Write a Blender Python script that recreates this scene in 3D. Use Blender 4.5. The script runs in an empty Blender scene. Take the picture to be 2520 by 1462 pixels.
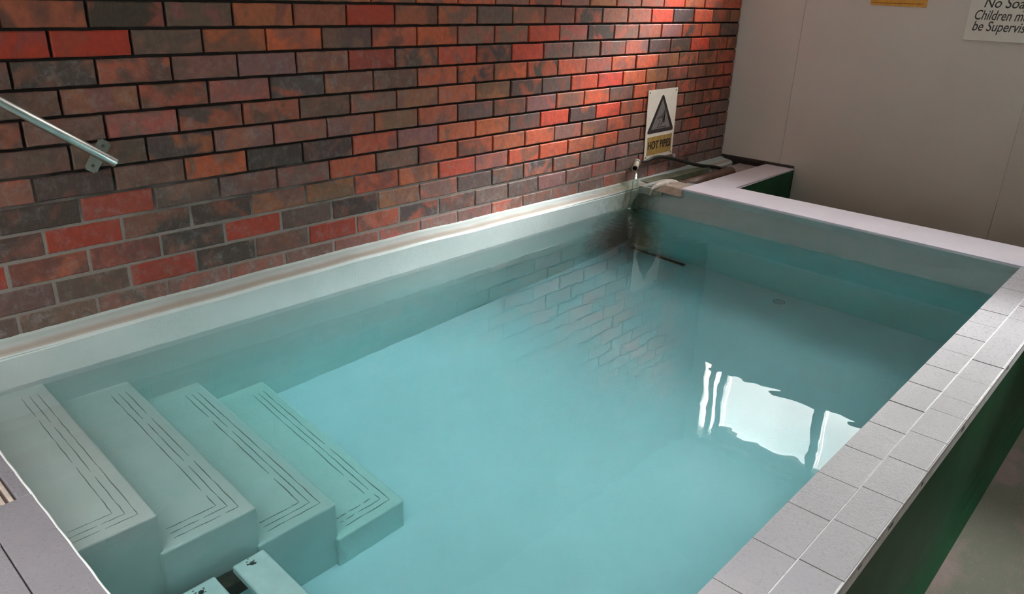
import bpy, bmesh, math, random
from mathutils import Vector, Matrix, noise as mnoise
random.seed(7)
SC = bpy.context.scene
COL = SC.collection

# ------------------------------------------------------------------ helpers
def link(o, parent=None):
    COL.objects.link(o)
    if parent is not None:
        o.parent = parent
    return o

def obj(name, bm, mats, parent=None, smooth=False):
    bmesh.ops.recalc_face_normals(bm, faces=bm.faces[:])
    me = bpy.data.meshes.new(name)
    bm.to_mesh(me); bm.free()
    if not isinstance(mats, (list, tuple)):
        mats = [mats]
    for m in mats:
        me.materials.append(m)
    if smooth:
        for p in me.polygons:
            p.use_smooth = True
    return link(bpy.data.objects.new(name, me), parent)

def thing(name, label, cat, loc=(0, 0, 0), group=None):
    o = bpy.data.objects.new(name, None)
    o.empty_display_size = 0.05
    o.location = loc
    link(o)
    o['label'] = label; o['category'] = cat
    if group: o['group'] = group
    return o

def adopt(o, root):
    """geometry is written in world coordinates: keep it there under a moved root"""
    o.parent = root
    o.matrix_parent_inverse = Matrix.Translation(root.location).inverted()
    return o

def tag(o, label, cat, group=None, kind=None):
    o['label'] = label; o['category'] = cat
    if group: o['group'] = group
    if kind: o['kind'] = kind
    return o

def struct(o, label=None):
    o['kind'] = 'structure'
    if label: o['label'] = label
    return o

def box(bm, x0, x1, y0, y1, z0, z1, mat=0, ch=0.0):
    """axis box, optional chamfer of all edges"""
    b = bmesh.new()
    r = bmesh.ops.create_cube(b, size=1.0)
    for v in b.verts:
        v.co = Vector((x0 + (v.co.x + .5) * (x1 - x0), y0 + (v.co.y + .5) * (y1 - y0), z0 + (v.co.z + .5) * (z1 - z0)))
    if ch > 0:
        bmesh.ops.bevel(b, geom=b.edges[:], offset=ch, segments=2, affect='EDGES', profile=.5)
    merge(bm, b, mat)

def merge(bm, b, mat=0, M=None):
    if M is not None:
        b.transform(M)
    vm = {v: bm.verts.new(v.co) for v in b.verts}
    for f in b.faces:
        try:
            g = bm.faces.new([vm[v] for v in f.verts])
            g.material_index = mat
        except ValueError:
            pass
    b.free()

def prism(bm, poly, z0, z1, mat=0, ch=0.0, tops=None):
    """poly: list of (x, y); tops: optional z per corner"""
    b = bmesh.new()
    lo = [b.verts.new((p[0], p[1], z0)) for p in poly]
    hi = [b.verts.new((p[0], p[1], (tops[i] if tops else z1))) for i, p in enumerate(poly)]
    b.faces.new(hi); b.faces.new(lo[::-1])
    n = len(poly)
    for i in range(n):
        b.faces.new((lo[i], lo[(i + 1) % n], hi[(i + 1) % n], hi[i]))
    if ch > 0:
        bmesh.ops.bevel(b, geom=[e for e in b.edges], offset=ch, segments=3, affect='EDGES', profile=.5)
    merge(bm, b, mat)

def tube(bm, pts, rad, seg=20, mat=0, cap=True, flat=1.0):
    """tube along points; rad number or list; parallel transport frame"""
    P = [Vector(p) for p in pts]
    n = len(P)
    R = rad if isinstance(rad, (list, tuple)) else [rad] * n
    T = []
    for i in range(n):
        T.append((P[min(i + 1, n - 1)] - P[max(i - 1, 0)]).normalized())
    u = T[0].orthogonal().normalized()
    rings = []
    for i in range(n):
        u = (u - T[i] * u.dot(T[i])).normalized()
        w = T[i].cross(u)
        rings.append([bm.verts.new(P[i] + (u * math.cos(a) + w * math.sin(a) * flat) * R[i])
                      for a in [2 * math.pi * k / seg for k in range(seg)]])
    for i in range(n - 1):
        for k in range(seg):
            f = bm.faces.new((rings[i][k], rings[i][(k + 1) % seg], rings[i + 1][(k + 1) % seg], rings[i + 1][k]))
            f.material_index = mat; f.smooth = True
    if cap:
        for r in (rings[0], rings[-1]):
            f = bm.faces.new(r); f.material_index = mat
    return rings

def spline(pts, n=8):
    P = [Vector(p) for p in pts]; out = []
    for i in range(len(P) - 1):
        a = P[max(i - 1, 0)]; b = P[i]; c = P[i + 1]; d = P[min(i + 2, len(P) - 1)]
        for k in range(n):
            t = k / n
            out.append(.5 * ((2 * b) + (c - a) * t + (2 * a - 5 * b + 4 * c - d) * t * t + (3 * b - a - 3 * c + d) * t ** 3))
    out.append(P[-1])
    return out

# ------------------------------------------------------------------ node helper
class N:
    def __init__(self, name):
        self.m = bpy.data.materials.new(name); self.m.use_nodes = True
        self.t = self.m.node_tree; self.n = self.t.nodes; self.l = self.t.links
        self.bsdf = self.n['Principled BSDF']; self.out = self.n['Material Output']
    def add(self, typ, ins=None, **kw):
        nd = self.n.new(typ)
        for k, v in kw.items(): setattr(nd, k, v)
        for k, v in (ins or {}).items(): self.set(nd, k, v)
        return nd
    def set(self, nd, k, v):
        s = nd.inputs[k]
        if isinstance(v, bpy.types.NodeSocket): self.l.new(v, s)
        elif isinstance(v, bpy.types.Node): self.l.new(v.outputs[0], s)
        else:
            if isinstance(v, (tuple, list)) and len(v) == 3 and s.type == 'RGBA': v = (*v, 1)
            s.default_value = v
    def pos(self):
        return self.add('ShaderNodeTexCoord').outputs['Object']
    def noise(self, scale, detail=4, rough=.55, vec=None, dist=0.0):
        nd = self.add('ShaderNodeTexNoise', {'Scale': scale, 'Detail': detail, 'Roughness': rough, 'Distortion': dist})
        self.set(nd, 'Vector', vec if vec is not None else self.pos())
        return nd.outputs[0]
    def ramp(self, fac, a, b, lo=0.0, hi=1.0):
        nd = self.add('ShaderNodeMapRange', {'Value': fac, 'From Min': a, 'From Max': b, 'To Min': lo, 'To Max': hi})
        nd.clamp = True
        return nd.outputs[0]
    def math(self, op, a, b=0.0, c=0.0):
        nd = self.add('ShaderNodeMath', operation=op)
        self.set(nd, 0, a); self.set(nd, 1, b); self.set(nd, 2, c)
        return nd.outputs[0]
    def mix(self, fac, a, b, blend='MIX'):
        nd = self.add('ShaderNodeMix', data_type='RGBA', blend_type=blend)
        self.set(nd, 0, fac); self.set(nd, 6, a); self.set(nd, 7, b)
        return nd.outputs[2]
    def sep(self, vec=None):
        nd = self.add('ShaderNodeSeparateXYZ'); self.set(nd, 0, vec if vec is not None else self.pos())
        return nd.outputs
    def bump(self, h, strength=.3, dist=.002):
        nd = self.add('ShaderNodeBump', {'Height': h, 'Strength': strength, 'Distance': dist})
        return nd.outputs[0]
    def fin(self, color, rough=.5, bump=None, spec=.5, metal=0.0):
        self.set(self.bsdf, 'Base Color', color); self.set(self.bsdf, 'Roughness', rough)
        self.set(self.bsdf, 'Specular IOR Level', spec); self.set(self.bsdf, 'Metallic', metal)
        if bump is not None: self.set(self.bsdf, 'Normal', bump)
        return self.m

def simple(name, c, rough=.5, var=.12, scale=30, metal=0.0, spec=.5, bs=.15, bd=.001):
    k = N(name)
    n = k.noise(scale, 5)
    col = k.mix(k.ramp(n, .3, .7), tuple(x * (1 - var) for x in c), tuple(min(1, x * (1 + var)) for x in c))
    return k.fin(col, rough, k.bump(k.noise(scale * 6, 4), bs, bd), spec, metal)

# ------------------------------------------------------------------ dimensions (metres)
ZW = -1.095            # water level
ZC = -0.950            # top of the tiled coping
ZLED = -0.978          # ledge under the bricks
ZF = -1.870            # pool floor
XE = 4.457             # end wall plane
ROOMZ = 1.16           # ceiling
FLOORZ = -1.57

# ------------------------------------------------------------------ materials
def mat_brick():
    k = N('brick_faces')
    A = k.add('ShaderNodeAttribute', attribute_name='bcol').outputs['Color']
    B = k.add('ShaderNodeAttribute', attribute_name='bcol2').outputs['Color']
    C = k.add('ShaderNodeAttribute', attribute_name='bpar').outputs
    cs = k.sep(C['Color'])     # x random, y patch amount, z whiteness
    p = k.pos()
    off = k.add('ShaderNodeVectorMath', operation='MULTIPLY_ADD')
    k.set(off, 0, C['Color']); k.set(off, 1, (37.0, 53.0, 91.0)); k.set(off, 2, p)
    v = off.outputs[0]
    big = k.noise(9, 2, .5, v, .8)
    patch = k.ramp(k.math('ADD', big, k.math('MULTIPLY', cs[1], .5)), .64, .79)
    col = k.mix(patch, A, B)
    med = k.noise(45, 5, .6, v, .3)
    col = k.mix(k.ramp(med, .35, .85, .0, .45), col, (0.055, 0.045, 0.045, 1))
    drag = k.add('ShaderNodeMapping'); k.set(drag, 'Vector', v); drag.inputs['Scale'].default_value = (3.0, 3.0, .7)
    streak = k.noise(55, 4, .6, drag.outputs[0])
    col = k.mix(k.ramp(streak, .52, .75, 0, .16), col, (0.45, 0.24, 0.18, 1))
    wn = k.noise(26, 8, .75, v, .35)
    wmask = k.math('MULTIPLY', k.ramp(wn, .50, .68), cs[2])
    col = k.mix(k.math('MULTIPLY', wmask, .8), col, (0.42, 0.38, 0.38, 1))
    film = k.math('MULTIPLY', cs[2], .20)
    col = k.mix(film, col, (0.34, 0.29, 0.29, 1))
    h = k.math('ADD', k.noise(140, 6, .65, v), k.math('MULTIPLY', med, .8))
    return k.fin(col, k.ramp(med, .3, .7, .5, .75), k.bump(h, .55, .0022), .22)

def mat_mortar():
    k = N('mortar')
    s = k.sep()
    n = k.noise(5, 3)
    n2 = k.noise(120, 5, .7)
    # limescale film: the joints near the water line are pale, the ones above dirty
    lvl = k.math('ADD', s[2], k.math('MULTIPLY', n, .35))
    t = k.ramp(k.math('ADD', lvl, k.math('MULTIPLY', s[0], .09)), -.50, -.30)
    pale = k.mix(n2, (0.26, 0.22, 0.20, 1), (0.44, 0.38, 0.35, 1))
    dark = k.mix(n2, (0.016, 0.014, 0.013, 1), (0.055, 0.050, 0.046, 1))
    return k.fin(k.mix(t, pale, dark), .9, k.bump(n2, .8, .003), .2)

def mat_pool(name='pool_paint', tint=None):
    """aqua pool paint with a beige scum line by the water and an algae bloom in the inlet corner"""
    k = N(name)
    s = k.sep(); x, y, z = s[0], s[1], s[2]
    n = k.noise(2.2, 4); n2 = k.noise(14, 5, .6); n3 = k.noise(60, 4)
    base = k.mix(k.ramp(n, .3, .7), (0.54, 0.64, 0.62, 1), (0.62, 0.70, 0.69, 1))
    base = k.mix(k.ramp(n2, .35, .75, 0, .25), base, (0.40, 0.56, 0.53, 1))
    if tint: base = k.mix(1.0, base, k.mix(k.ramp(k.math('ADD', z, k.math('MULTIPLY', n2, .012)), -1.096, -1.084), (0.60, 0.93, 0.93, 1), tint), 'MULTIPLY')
    # algae round the corner where the hot water comes in
    dx = k.math('SUBTRACT', x, 3.16); dy = k.math('SUBTRACT', y, -.14)
    dx = k.math('MULTIPLY', dx, .62); dy = k.math('MULTIPLY', dy, 1.3)
    d = k.math('SQRT', k.math('ADD', k.math('MULTIPLY', dx, dx), k.math('MULTIPLY', dy, dy)))
    d = k.math('ADD', d, k.math('MULTIPLY', k.math('SUBTRACT', n2, .5), .22))
    d = k.math('ADD', d, k.math('MULTIPLY', k.math('SUBTRACT', n3, .5), .10))
    below = k.ramp(z, -1.02, -1.3, .0, .10)
    alg = k.ramp(k.math('SUBTRACT', d, below), .0, .20, .9, 0)
    alg = k.math('MULTIPLY', alg, k.ramp(z, -1.868, -1.80, .25, 1))
    base = k.mix(alg, base, (0.035, 0.060, 0.035, 1))
    return k.fin(base, .42, k.bump(k.math('ADD', n2, n3), .25, .003), .4)

def mat_pool_floor():
    k = N('pool_floor_paint')
    n = k.noise(1.7, 5, .6); n2 = k.noise(9, 5, .6); n3 = k.noise(70, 4)
    base = k.mix(k.ramp(n, .35, .65), (0.60, 0.655, 0.70, 1), (0.65, 0.70, 0.745, 1))
    base = k.mix(k.ramp(n2, .45, .8, 0, .3), base, (0.55, 0.64, 0.665, 1))
    s = k.sep()
    dx = k.math('MULTIPLY', k.math('SUBTRACT', s[0], 3.16), .9); dy = k.math('SUBTRACT', s[1], -.14)
    d = k.math('SQRT', k.math('ADD', k.math('MULTIPLY', dx, dx), k.math('MULTIPLY', dy, dy)))
    d = k.math('ADD', d, k.math('MULTIPLY', k.math('SUBTRACT', n2, .5), .2))
    base = k.mix(k.ramp(d, .0, .3, .7, 0), base, (0.06, 0.09, 0.06, 1))
    return k.fin(base, .45, k.bump(k.math('ADD', n2, n3), .25, .003), .4)

def mat_ledge():
    k = N('ledge_paint')
    s = k.sep(); x, y, z = s[0], s[1], s[2]
    w = k.noise(6, 4); n2 = k.noise(35, 5)
    base = k.mix(k.ramp(w, .3, .7), (0.68, 0.75, 0.74, 1), (0.76, 0.81, 0.81, 1))
    yy = k.math('ADD', y, k.math('MULTIPLY', k.math('SUBTRACT', w, .5), .03))
    stripe = k.math('MULTIPLY', k.ramp(yy, -.045, -.07), k.ramp(y, -.0955, -.0925))
    base = k.mix(k.math('MULTIPLY', stripe, .65), base, (0.46, 0.36, 0.27, 1))
    zone = k.math('MULTIPLY', k.ramp(y, -.03, -.06, 1, 0), .35)
    base = k.mix(zone, base, (0.36, 0.46, 0.42, 1))
    face = k.math('MULTIPLY', k.ramp(k.math('ADD', z, k.math('MULTIPLY', w, .03)), -1.045, -1.02), k.ramp(y, -.095, -.0975))
    base = k.mix(k.math('MULTIPLY', face, .0), base, (0.5, 0.42, 0.33, 1))
    # mineral stain under the inlet
    dx = k.math('ABSOLUTE', k.math('SUBTRACT', x, 3.16))
    st = k.ramp(k.math('ADD', dx, k.math('MULTIPLY', k.math('SUBTRACT', n2, .5), .35)), .02, .38, .85, 0)
    base = k.mix(st, base, (0.20, 0.20, 0.13, 1))
    return k.fin(base, .45, k.bump(k.math('ADD', n2, k.noise(120, 3)), .35, .002), .4)

def mat_coping(name, dim=1.0):
    k = N(name)
    n = k.noise(3.5, 4); n2 = k.noise(26, 5); n3 = k.noise(130, 4, .6)
    c = k.mix(k.ramp(n, .3, .7), (0.47, 0.455, 0.495, 1), (0.54, 0.51, 0.545, 1))
    c = k.mix(k.ramp(n2, .55, .8, 0, .35), c, (0.60, 0.51, 0.53, 1))
    if dim != 1: c = k.mix(1.0, c, (dim, dim * .98, dim * 1.0, 1), 'MULTIPLY')
    h = k.math('ADD', k.math('MULTIPLY', k.noise(90, 4, .6, None, .6), 1.0), k.math('MULTIPLY', n3, .5))
    return k.fin(c, (k.ramp(n3, .3, .7, .24, .36) if dim <= 1 else .42), k.bump(h, .38 if dim <= 1 else .10, .0014), .5)

def mat_green():
    k = N('green_wall_paint')
    n = k.noise(5, 4); n2 = k.noise(60, 5)
    s = k.sep()
    c = k.mix(k.ramp(n, .3, .7), (0.008, 0.065, 0.026, 1), (0.016, 0.10, 0.042, 1))
    return k.fin(c, .42, k.bump(n2, .3, .002), .15)

def mat_floor():
    k = N('worn_painted_floor')
    n = k.noise(2.6, 5, .6, None, .6); n2 = k.noise(14, 6, .7); n3 = k.noise(160, 4)
    c = k.mix(k.ramp(n, .44, .56), (0.105, 0.105, 0.062, 1), (0.20, 0.130, 0.112, 1))
    c = k.mix(k.ramp(n2, .5, .72, 0, .7), c, (0.13, 0.115, 0.08, 1))
    c = k.mix(k.ramp(n3, .62, .75, 0, .6), c, (0.30, 0.27, 0.22, 1))
    return k.fin(c, .6, k.bump(k.math('ADD', n2, n3), .5, .004), .4)

def mat_panel():
    k = N('end_wall_panel')
    n = k.noise(1.6, 4); n2 = k.noise(40, 4)
    c = k.mix(k.ramp(n, .3, .7), (0.66, 0.59, 0.53, 1), (0.70, 0.63, 0.575, 1))
    return k.fin(c, .55, k.bump(n2, .12, .001), .35)

def mat_water():
    k = N('clear_pool_water')
    k.n.remove(k.bsdf)
    p = k.pos()
    s = k.sep(p)
    dx = k.math('SUBTRACT', s[0], 3.08); dy = k.math('SUBTRACT', s[1], -.22)
    d = k.math('SQRT', k.math('ADD', k.math('MULTIPLY', dx, dx), k.math('MULTIPLY', dy, dy)))
    near = k.ramp(d, .05, 1.0, 1, 0)
    near = k.math('MULTIPLY', near, near)
    rings = k.math('MULTIPLY', k.math('SINE', k.math('ADD', k.math('MULTIPLY', d, 95.0), k.math('MULTIPLY', k.noise(9, 2), 7))), near)
    swell = k.noise(5.0, 2, .45, None, .5)
    chop = k.math('MULTIPLY', k.noise(34, 3), k.math('MULTIPLY', near, 1.2))
    h = k.math('ADD', k.math('ADD', k.math('MULTIPLY', rings, .22), chop), k.math('MULTIPLY', swell, WSWELL))
    nb = k.bump(h, 1.0, .004)
    g = k.add('ShaderNodeBsdfGlass', {'Color': (1, 1, 1, 1), 'Roughness': 0.0, 'IOR': 1.333, 'Normal': nb})
    k.l.new(g.outputs[0], k.out.inputs['Surface'])
    v = k.add('ShaderNodeVolumeAbsorption', {'Color': (0.0, 0.88, 0.91, 1), 'Density': WDENS})
    k.l.new(v.outputs[0], k.out.inputs['Volume'])
    return k.m
SKY_POW = 1.4; SKY_GLOW = 160; SKY_BASE = 5.2
WSWELL = .24; WDENS = .43

def mat_stream():
    k = N('falling_water')
    k.n.remove(k.bsdf)
    fr = k.add('ShaderNodeFresnel', {'IOR': 1.33})
    nb = k.bump(k.noise(90, 3), .6, .004)
    k.l.new(nb, fr.inputs['Normal'])
    g = k.add('ShaderNodeBsdfAnisotropic', {'Color': (1, 1, 1, 1), 'Roughness': .18, 'Normal': nb})
    t = k.add('ShaderNodeBsdfTransparent', {'Color': (0.84, 0.89, 0.86, 1)})
    mx = k.add('ShaderNodeMixShader', {0: k.math('MULTIPLY', fr.outputs[0], .45)})
    k.l.new(t.outputs[0], mx.inputs[1]); k.l.new(g.outputs[0], mx.inputs[2])
    k.l.new(mx.outputs[0], k.out.inputs['Surface'])
    return k.m

def mat_glass():
    k = N('window_glass')
    k.n.remove(k.bsdf)
    fr = k.add('ShaderNodeFresnel', {'IOR': 1.45})
    g = k.add('ShaderNodeBsdfAnisotropic', {'Color': (1, 1, 1, 1), 'Roughness': .02})
    t = k.add('ShaderNodeBsdfTransparent', {'Color': (0.96, 0.98, 0.97, 1)})
    mx = k.add('ShaderNodeMixShader', {0: fr.outputs[0]})
    k.l.new(t.outputs[0], mx.inputs[1]); k.l.new(g.outputs[0], mx.inputs[2])
    k.l.new(mx.outputs[0], k.out.inputs['Surface'])
    return k.m

def mat_steel():
    k = N('brushed_steel')
    n = k.noise(180, 3)
    return k.fin((0.62, 0.60, 0.57, 1), .36, k.bump(n, .08, .0005), .5, 1.0)

def mat_rust():
    k = N('rusty_pipe')
    n = k.noise(18, 5, .65); n2 = k.noise(80, 5)
    c = k.mix(k.ramp(n, .35, .65), (0.10, 0.045, 0.030, 1), (0.21, 0.12, 0.085, 1))
    return k.fin(c, .4, k.bump(k.math('ADD', n, n2), .5, .003), .5)

def mat_crust():
    k = N('limescale_crust')
    n = k.noise(30, 6, .7); n2 = k.noise(120, 5)
    c = k.mix(k.ramp(n, .35, .65), (0.50, 0.42, 0.35, 1), (0.74, 0.68, 0.62, 1))
    return k.fin(c, .4, k.bump(k.math('ADD', n, n2), .7, .004), .5)

BRICK = mat_brick(); MORTAR = mat_mortar(); POOL = mat_pool(); POOLF = mat_pool_floor(); POOLD = mat_pool('shaded_grimy_pool_paint', (0.58, 0.67, 0.69, 1)); LEDGE = mat_ledge()  # POOLD: pool paint darkened for the far wall's shade as well as grime
COPE = mat_coping('glazed_coping_tile'); WHITEC = mat_coping('white_coping_paint', 1.62); DECK = mat_coping('worn_grey_coping_paint', .46); GREEN = mat_green(); FLOORM = mat_floor(); PANEL = mat_panel()
WATER = mat_water(); STREAM = mat_stream(); GLASS = mat_glass(); STEEL = mat_steel(); RUST = mat_rust(); CRUST = mat_crust()
GROUT = simple('tile_grout', (0.86, 0.85, 0.86), .5, .2, 40, bs=.4)
GROUTD = simple('dirty_tile_bed', (0.16, 0.14, 0.13), .8, .4, 90, bs=.8, bd=.003)
WHITEP = simple('white_frame_paint', (0.70, 0.70, 0.68), .4, .06)
CEILM = simple('ceiling_paint', (0.78, 0.78, 0.76), .7, .05, 6)
SIDEM = simple('side_wall_paint', (0.74, 0.74, 0.72), .7, .08, 6)
DARKGAP = simple('dark_gap_shade', (0.035, 0.022, 0.018), .6, .3)  # near-black, painting in the shade of the gap below the end wall
SIGNW = simple('sign_enamel', (0.90, 0.80, 0.68), .35, .05, 20, bs=.05)
SIGNG = simple('notice_board_face', (0.76, 0.70, 0.62), .4, .03, 12, bs=.03)
BLACK = simple('black_print', (0.030, 0.022, 0.020), .45, .2)
FADED = simple('faded_grey_print', (0.20, 0.175, 0.165), .45, .2, 60)
FADEDD = simple('faded_dark_print', (0.085, 0.068, 0.062), .45, .2, 60)
MUST = simple('mustard_print', (0.44, 0.27, 0.075), .45, .25, 45)
ORANGE = simple('orange_notice', (0.70, 0.33, 0.04), .4, .12, 30)
ORANGED = simple('notice_small_print', (0.30, 0.09, 0.02), .5, .2)
HOSEM = simple('black_rubber_hose', (0.018, 0.020, 0.016), .35, .3, 60)
CREAM = simple('cream_plastic_pipe', (0.62, 0.55, 0.42), .4, .15, 50)
BARE = simple('bare_concrete', (0.42, 0.34, 0.27), .7, .18, 25, bs=.4, bd=.003)
WETCON = simple('wet_trench_concrete', (0.16, 0.17, 0.115), .16, .3, 12, bs=.2, bd=.002)
BARE2 = simple('pale_mortar_block', (0.40, 0.38, 0.29), .6, .15, 30, bs=.4)
SLATM = simple('painted_slat', (0.66, 0.74, 0.74), .4, .08, 20)
SHADESTAIN = simple('shaded_stained_timber', (0.030, 0.030, 0.020), .7, .4, 60, bs=.6, bd=.003)  # stain plus the shade under the slats, put into the colour
SCREWM = simple('corroded_screw', (0.045, 0.055, 0.05), .5, .4, 200)
ALGAE = simple('algae_covered_pipe', (0.035, 0.045, 0.022), .7, .5, 70, bs=1, bd=.004)
ADHES = simple('tile_adhesive', (0.50, 0.40, 0.35), .8, .15, 40, bs=.5)
ADHESD = simple('tile_adhesive_groove', (0.10, 0.065, 0.055), .9, .2, 40)  # dark brown bed between the adhesive ridges

# ------------------------------------------------------------------ brick wall
PAL = {
 'R': ((0.50, 0.072, 0.040), (0.30, 0.070, 0.050), .22),
 'O': ((0.48, 0.115, 0.056), (0.24, 0.095, 0.070), .32),
 'T': ((0.34, 0.125, 0.065), (0.20, 0.105, 0.075), .45),
 'B': ((0.16, 0.075, 0.055), (0.34, 0.100, 0.060), .36),
 'P': ((0.23, 0.125, 0.105), (0.36, 0.115, 0.085), .38),
 'G': ((0.135, 0.092, 0.078), (0.20, 0.105, 0.085), .38),
 'K': ((0.064, 0.050, 0.045), (0.20, 0.085, 0.060), .30),
 'M': ((0.36, 0.105, 0.055), (0.085, 0.060, 0.060), .52),
}
ROWS = {-1: (-1, 'BGTGTBOOPOPTPPROOB'.rjust(19, 'B')),
  0: (0, 'BKGTBRBTGTTMPPRMOB'), 1: (-1, 'RRGTOGBOPPRPMPPPMOK'), 2: (0, 'KBGPTRMRMRGGGPMMRBB'),
  3: (-1, 'GTBPMTBOMOMOPOOTBBB'), 4: (0, 'GPMBGPTOTMKRROTBBBB'), 5: (-1, 'GGMPPPTOGBPTOKOBBBB'),
  6: (-2, 'TKGOKKOPOOKRMROOBBBB'), 7: (-1, 'KRGGPOGOBOOPTOPBBBGG'), 8: (-2, 'KRKKTTOORPOOOOPBGBGG'),
  9: (-3, 'RBBKRGKTPKKMTGPGBGBGG'), 10: (-2, 'GGRKGROMKGKPPPGBPBGG'), 11: (-3, 'GGGPPGPPPGOGPGPGPBGG')}
RL = [3, 3, 3]
def brick_wall():
    bm = bmesh.new()
    la = bm.loops.layers.float_color.new('bcol'); lb = bm.loops.layers.float_color.new('bcol2'); lp = bm.loops.layers.float_color.new('bpar')
    rnd = random.Random(11)
    Hh, L2, J = .086, .12, .0050
    # recessed mortar bed
    for r in range(-14, 12):
        zc = -r * Hh
        par = 0 if r % 2 == 0 else 1
        c = -20 + par
        while c <= 36:
            x0, x1 = c * L2 + J, (c + 2) * L2 - J
            if XE - x1 < .05: x1 = XE - .001
            if x1 - x0 < .02: break
            start, s = ROWS.get(r, (999, ''))
            i = (c - start) // 2
            code = s[i] if (start != 999 and 0 <= i < len(s)) else rnd.choice('ROTBPGMOKR' if c > 14 else 'RBGKGKBPMT')
            if r == -1 and 0 <= i < len(s): code = s[i]
            A, B, am = PAL[code]
            g = lambda t: tuple(max(0, v * k_) for v, k_ in zip(t, (1.52 * (1 + rnd.uniform(-.16, .16)), 1.28 * (1 + rnd.uniform(-.12, .12)), 1.18 * (1 + rnd.uniform(-.12, .12)))))
            A = g(A); B = g(B)
            if c >= 12 and code in 'KG':  # dark bricks lightened here: the far end's stronger light put into colour
                A = tuple(.45 * u + .55 * v_ for u, v_ in zip(A, (.23, .14, .125)))
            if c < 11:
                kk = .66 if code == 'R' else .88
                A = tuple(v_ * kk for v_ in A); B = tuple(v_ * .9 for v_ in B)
            white = 0.0
            if r >= 6: white = (r - 5) / 6 * .55
            if r == 11: white = .95
            if r in (9, 10) and c > 10: white = .75
            if x0 < 1.7 and 2 <= r < 9: white = max(white, .42)
            white *= rnd.uniform(.6, 1.2)
            par_ = (rnd.random(), min(1, am + rnd.uniform(-.12, .12)), min(1, white), 1)
            z0, z1 = zc - Hh / 2 + .0052, zc + Hh / 2 - .0052
            yo = rnd.uniform(-.0018, .0022); t = rnd.uniform(-.0010, .0010)
            e = .0035
            dz = [rnd.uniform(-.0012, .0012) for _ in range(4)]
            dxx = [rnd.uniform(-.0018, .0018) for _ in range(4)]
            # front ring with a few points per edge for an uneven arris
            nseg = 8; nv = 3
            ring = []
            for q in range(nseg): ring.append((x0 + (x1 - x0) * q / nseg, z0, 0, -1))
            for q in range(nv): ring.append((x1, z0 + (z1 - z0) * q / nv, 1, 0))
            for q in range(nseg): ring.append((x1 - (x1 - x0) * q / nseg, z1, 0, 1))
            for q in range(nv): ring.append((x0, z1 - (z1 - z0) * q / nv, -1, 0))
            cx, cz = (x0 + x1) / 2, (z0 + z1) / 2
            fr, md, bk = [], [], []
            for (px, pz, nx, nz) in ring:
                jx = rnd.uniform(-.0009, .0009); jz = rnd.uniform(-.0009, .0009)
                ex = px + jx; ez = pz + jz
                ux = -1 if px < cx else 1; uz = -1 if pz < cz else 1
                edge_x = abs(px - x0) < 1e-6 or abs(px - x1) < 1e-6
                edge_z = abs(pz - z0) < 1e-6 or abs(pz - z1) < 1e-6
                ix = ex - (ux * e if edge_x else 0); iz = ez - (uz * e if edge_z else 0)
                fr.append(bm.verts.new((ix, yo + t, iz)))
                md.append(bm.verts.new((ex, yo + e * .8, ez)))
                bk.append(bm.verts.new((ex, .03, ez)))
            fs = []
            m = len(ring)
            fs.append(bm.faces.new(fr))
            for q in range(m):
                w = (q + 1) % m
                fs.append(bm.faces.new((fr[q], fr[w], md[w], md[q])))
                fs.append(bm.faces.new((md[q], md[w], bk[w], bk[q])))
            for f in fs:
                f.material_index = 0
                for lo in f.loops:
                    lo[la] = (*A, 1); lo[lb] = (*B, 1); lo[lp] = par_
            c += 2
    # mortar bed: recessed more above, nearly flush by the ledge
    xs = [-2.5 + (XE + 2.5) * i / 140 for i in range(141)]
    zs = [-1.02 + (1.24 + 1.02) * i / 90 for i in range(91)]
    grid = []
    for z in zs:
        row = []
        for x in xs:
            d = .0028 + (.012 - .003 * min(1, max(0, (x - 1) / 2))) * min(1, max(0, (z + .09 * x + .66) / .28))
            d += .0035 * mnoise.noise(Vector((x * 9, z * 30, 0)))
            row.append(bm.verts.new((x, max(.003, d), z)))
        grid.append(row)
    for i in range(90):
        for j in range(140):
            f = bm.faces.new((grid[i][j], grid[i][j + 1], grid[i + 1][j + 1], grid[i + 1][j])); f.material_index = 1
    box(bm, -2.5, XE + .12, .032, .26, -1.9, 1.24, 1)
    me = bpy.data.meshes.new('wall_back'); bm.to_mesh(me); bm.free()
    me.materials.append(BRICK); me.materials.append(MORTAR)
    o = link(bpy.data.objects.new('wall_back', me))
    struct(o, 'red and charcoal brick wall with raked joints')
brick_wall()

# ------------------------------------------------------------------ end wall with clerestory window
WY0, WY1 = -.11, -3.42      # opening along y
WZ0, WZ1 = .47, 1.10
bm = bmesh.new()
T = .12
# lower panel: boarded sheets with fine seams
seams = [0.0, -.445, -1.79, -3.0, -4.2, -5.2]
for a, b in zip(seams[:-1], seams[1:]):
    y0, y1 = a - .0012, b + .0012
    if a == 0.0:
        # first sheet stops short above the pipe trench
        box(bm, XE, XE + .018, y1, y0, -.962, WZ0, 0)
    elif a == -.445:
        box(bm, XE, XE + .018, -.555, y0, -.962, WZ0, 0)
        box(bm, XE, XE + .018, y1, -.555, FLOORZ, WZ0, 0)
    else:
        box(bm, XE, XE + .018, y1, y0, FLOORZ, WZ0, 0)
box(bm, XE + .006, XE + T, -5.2, .0, -.94, WZ0, 0)
box(bm, XE + .014, XE + T, -5.2, -.56, FLOORZ, -.94, 0)
box(bm, XE, XE + T, -5.2, WY1, WZ0, ROOMZ + .08, 0)
box(bm, XE, XE + T, WY0, 0.0, WZ0, ROOMZ + .08, 0)
box(bm, XE + .004, XE + T, -.001, .26, -1.9, ROOMZ + .08, 0)
box(bm, XE, XE + T, WY1, WY0, WZ1, ROOMZ + .08, 0)
struct(obj('wall_right', bm, PANEL), 'plain greige sheet lined end wall with fine seams')
bm = bmesh.new()
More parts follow.
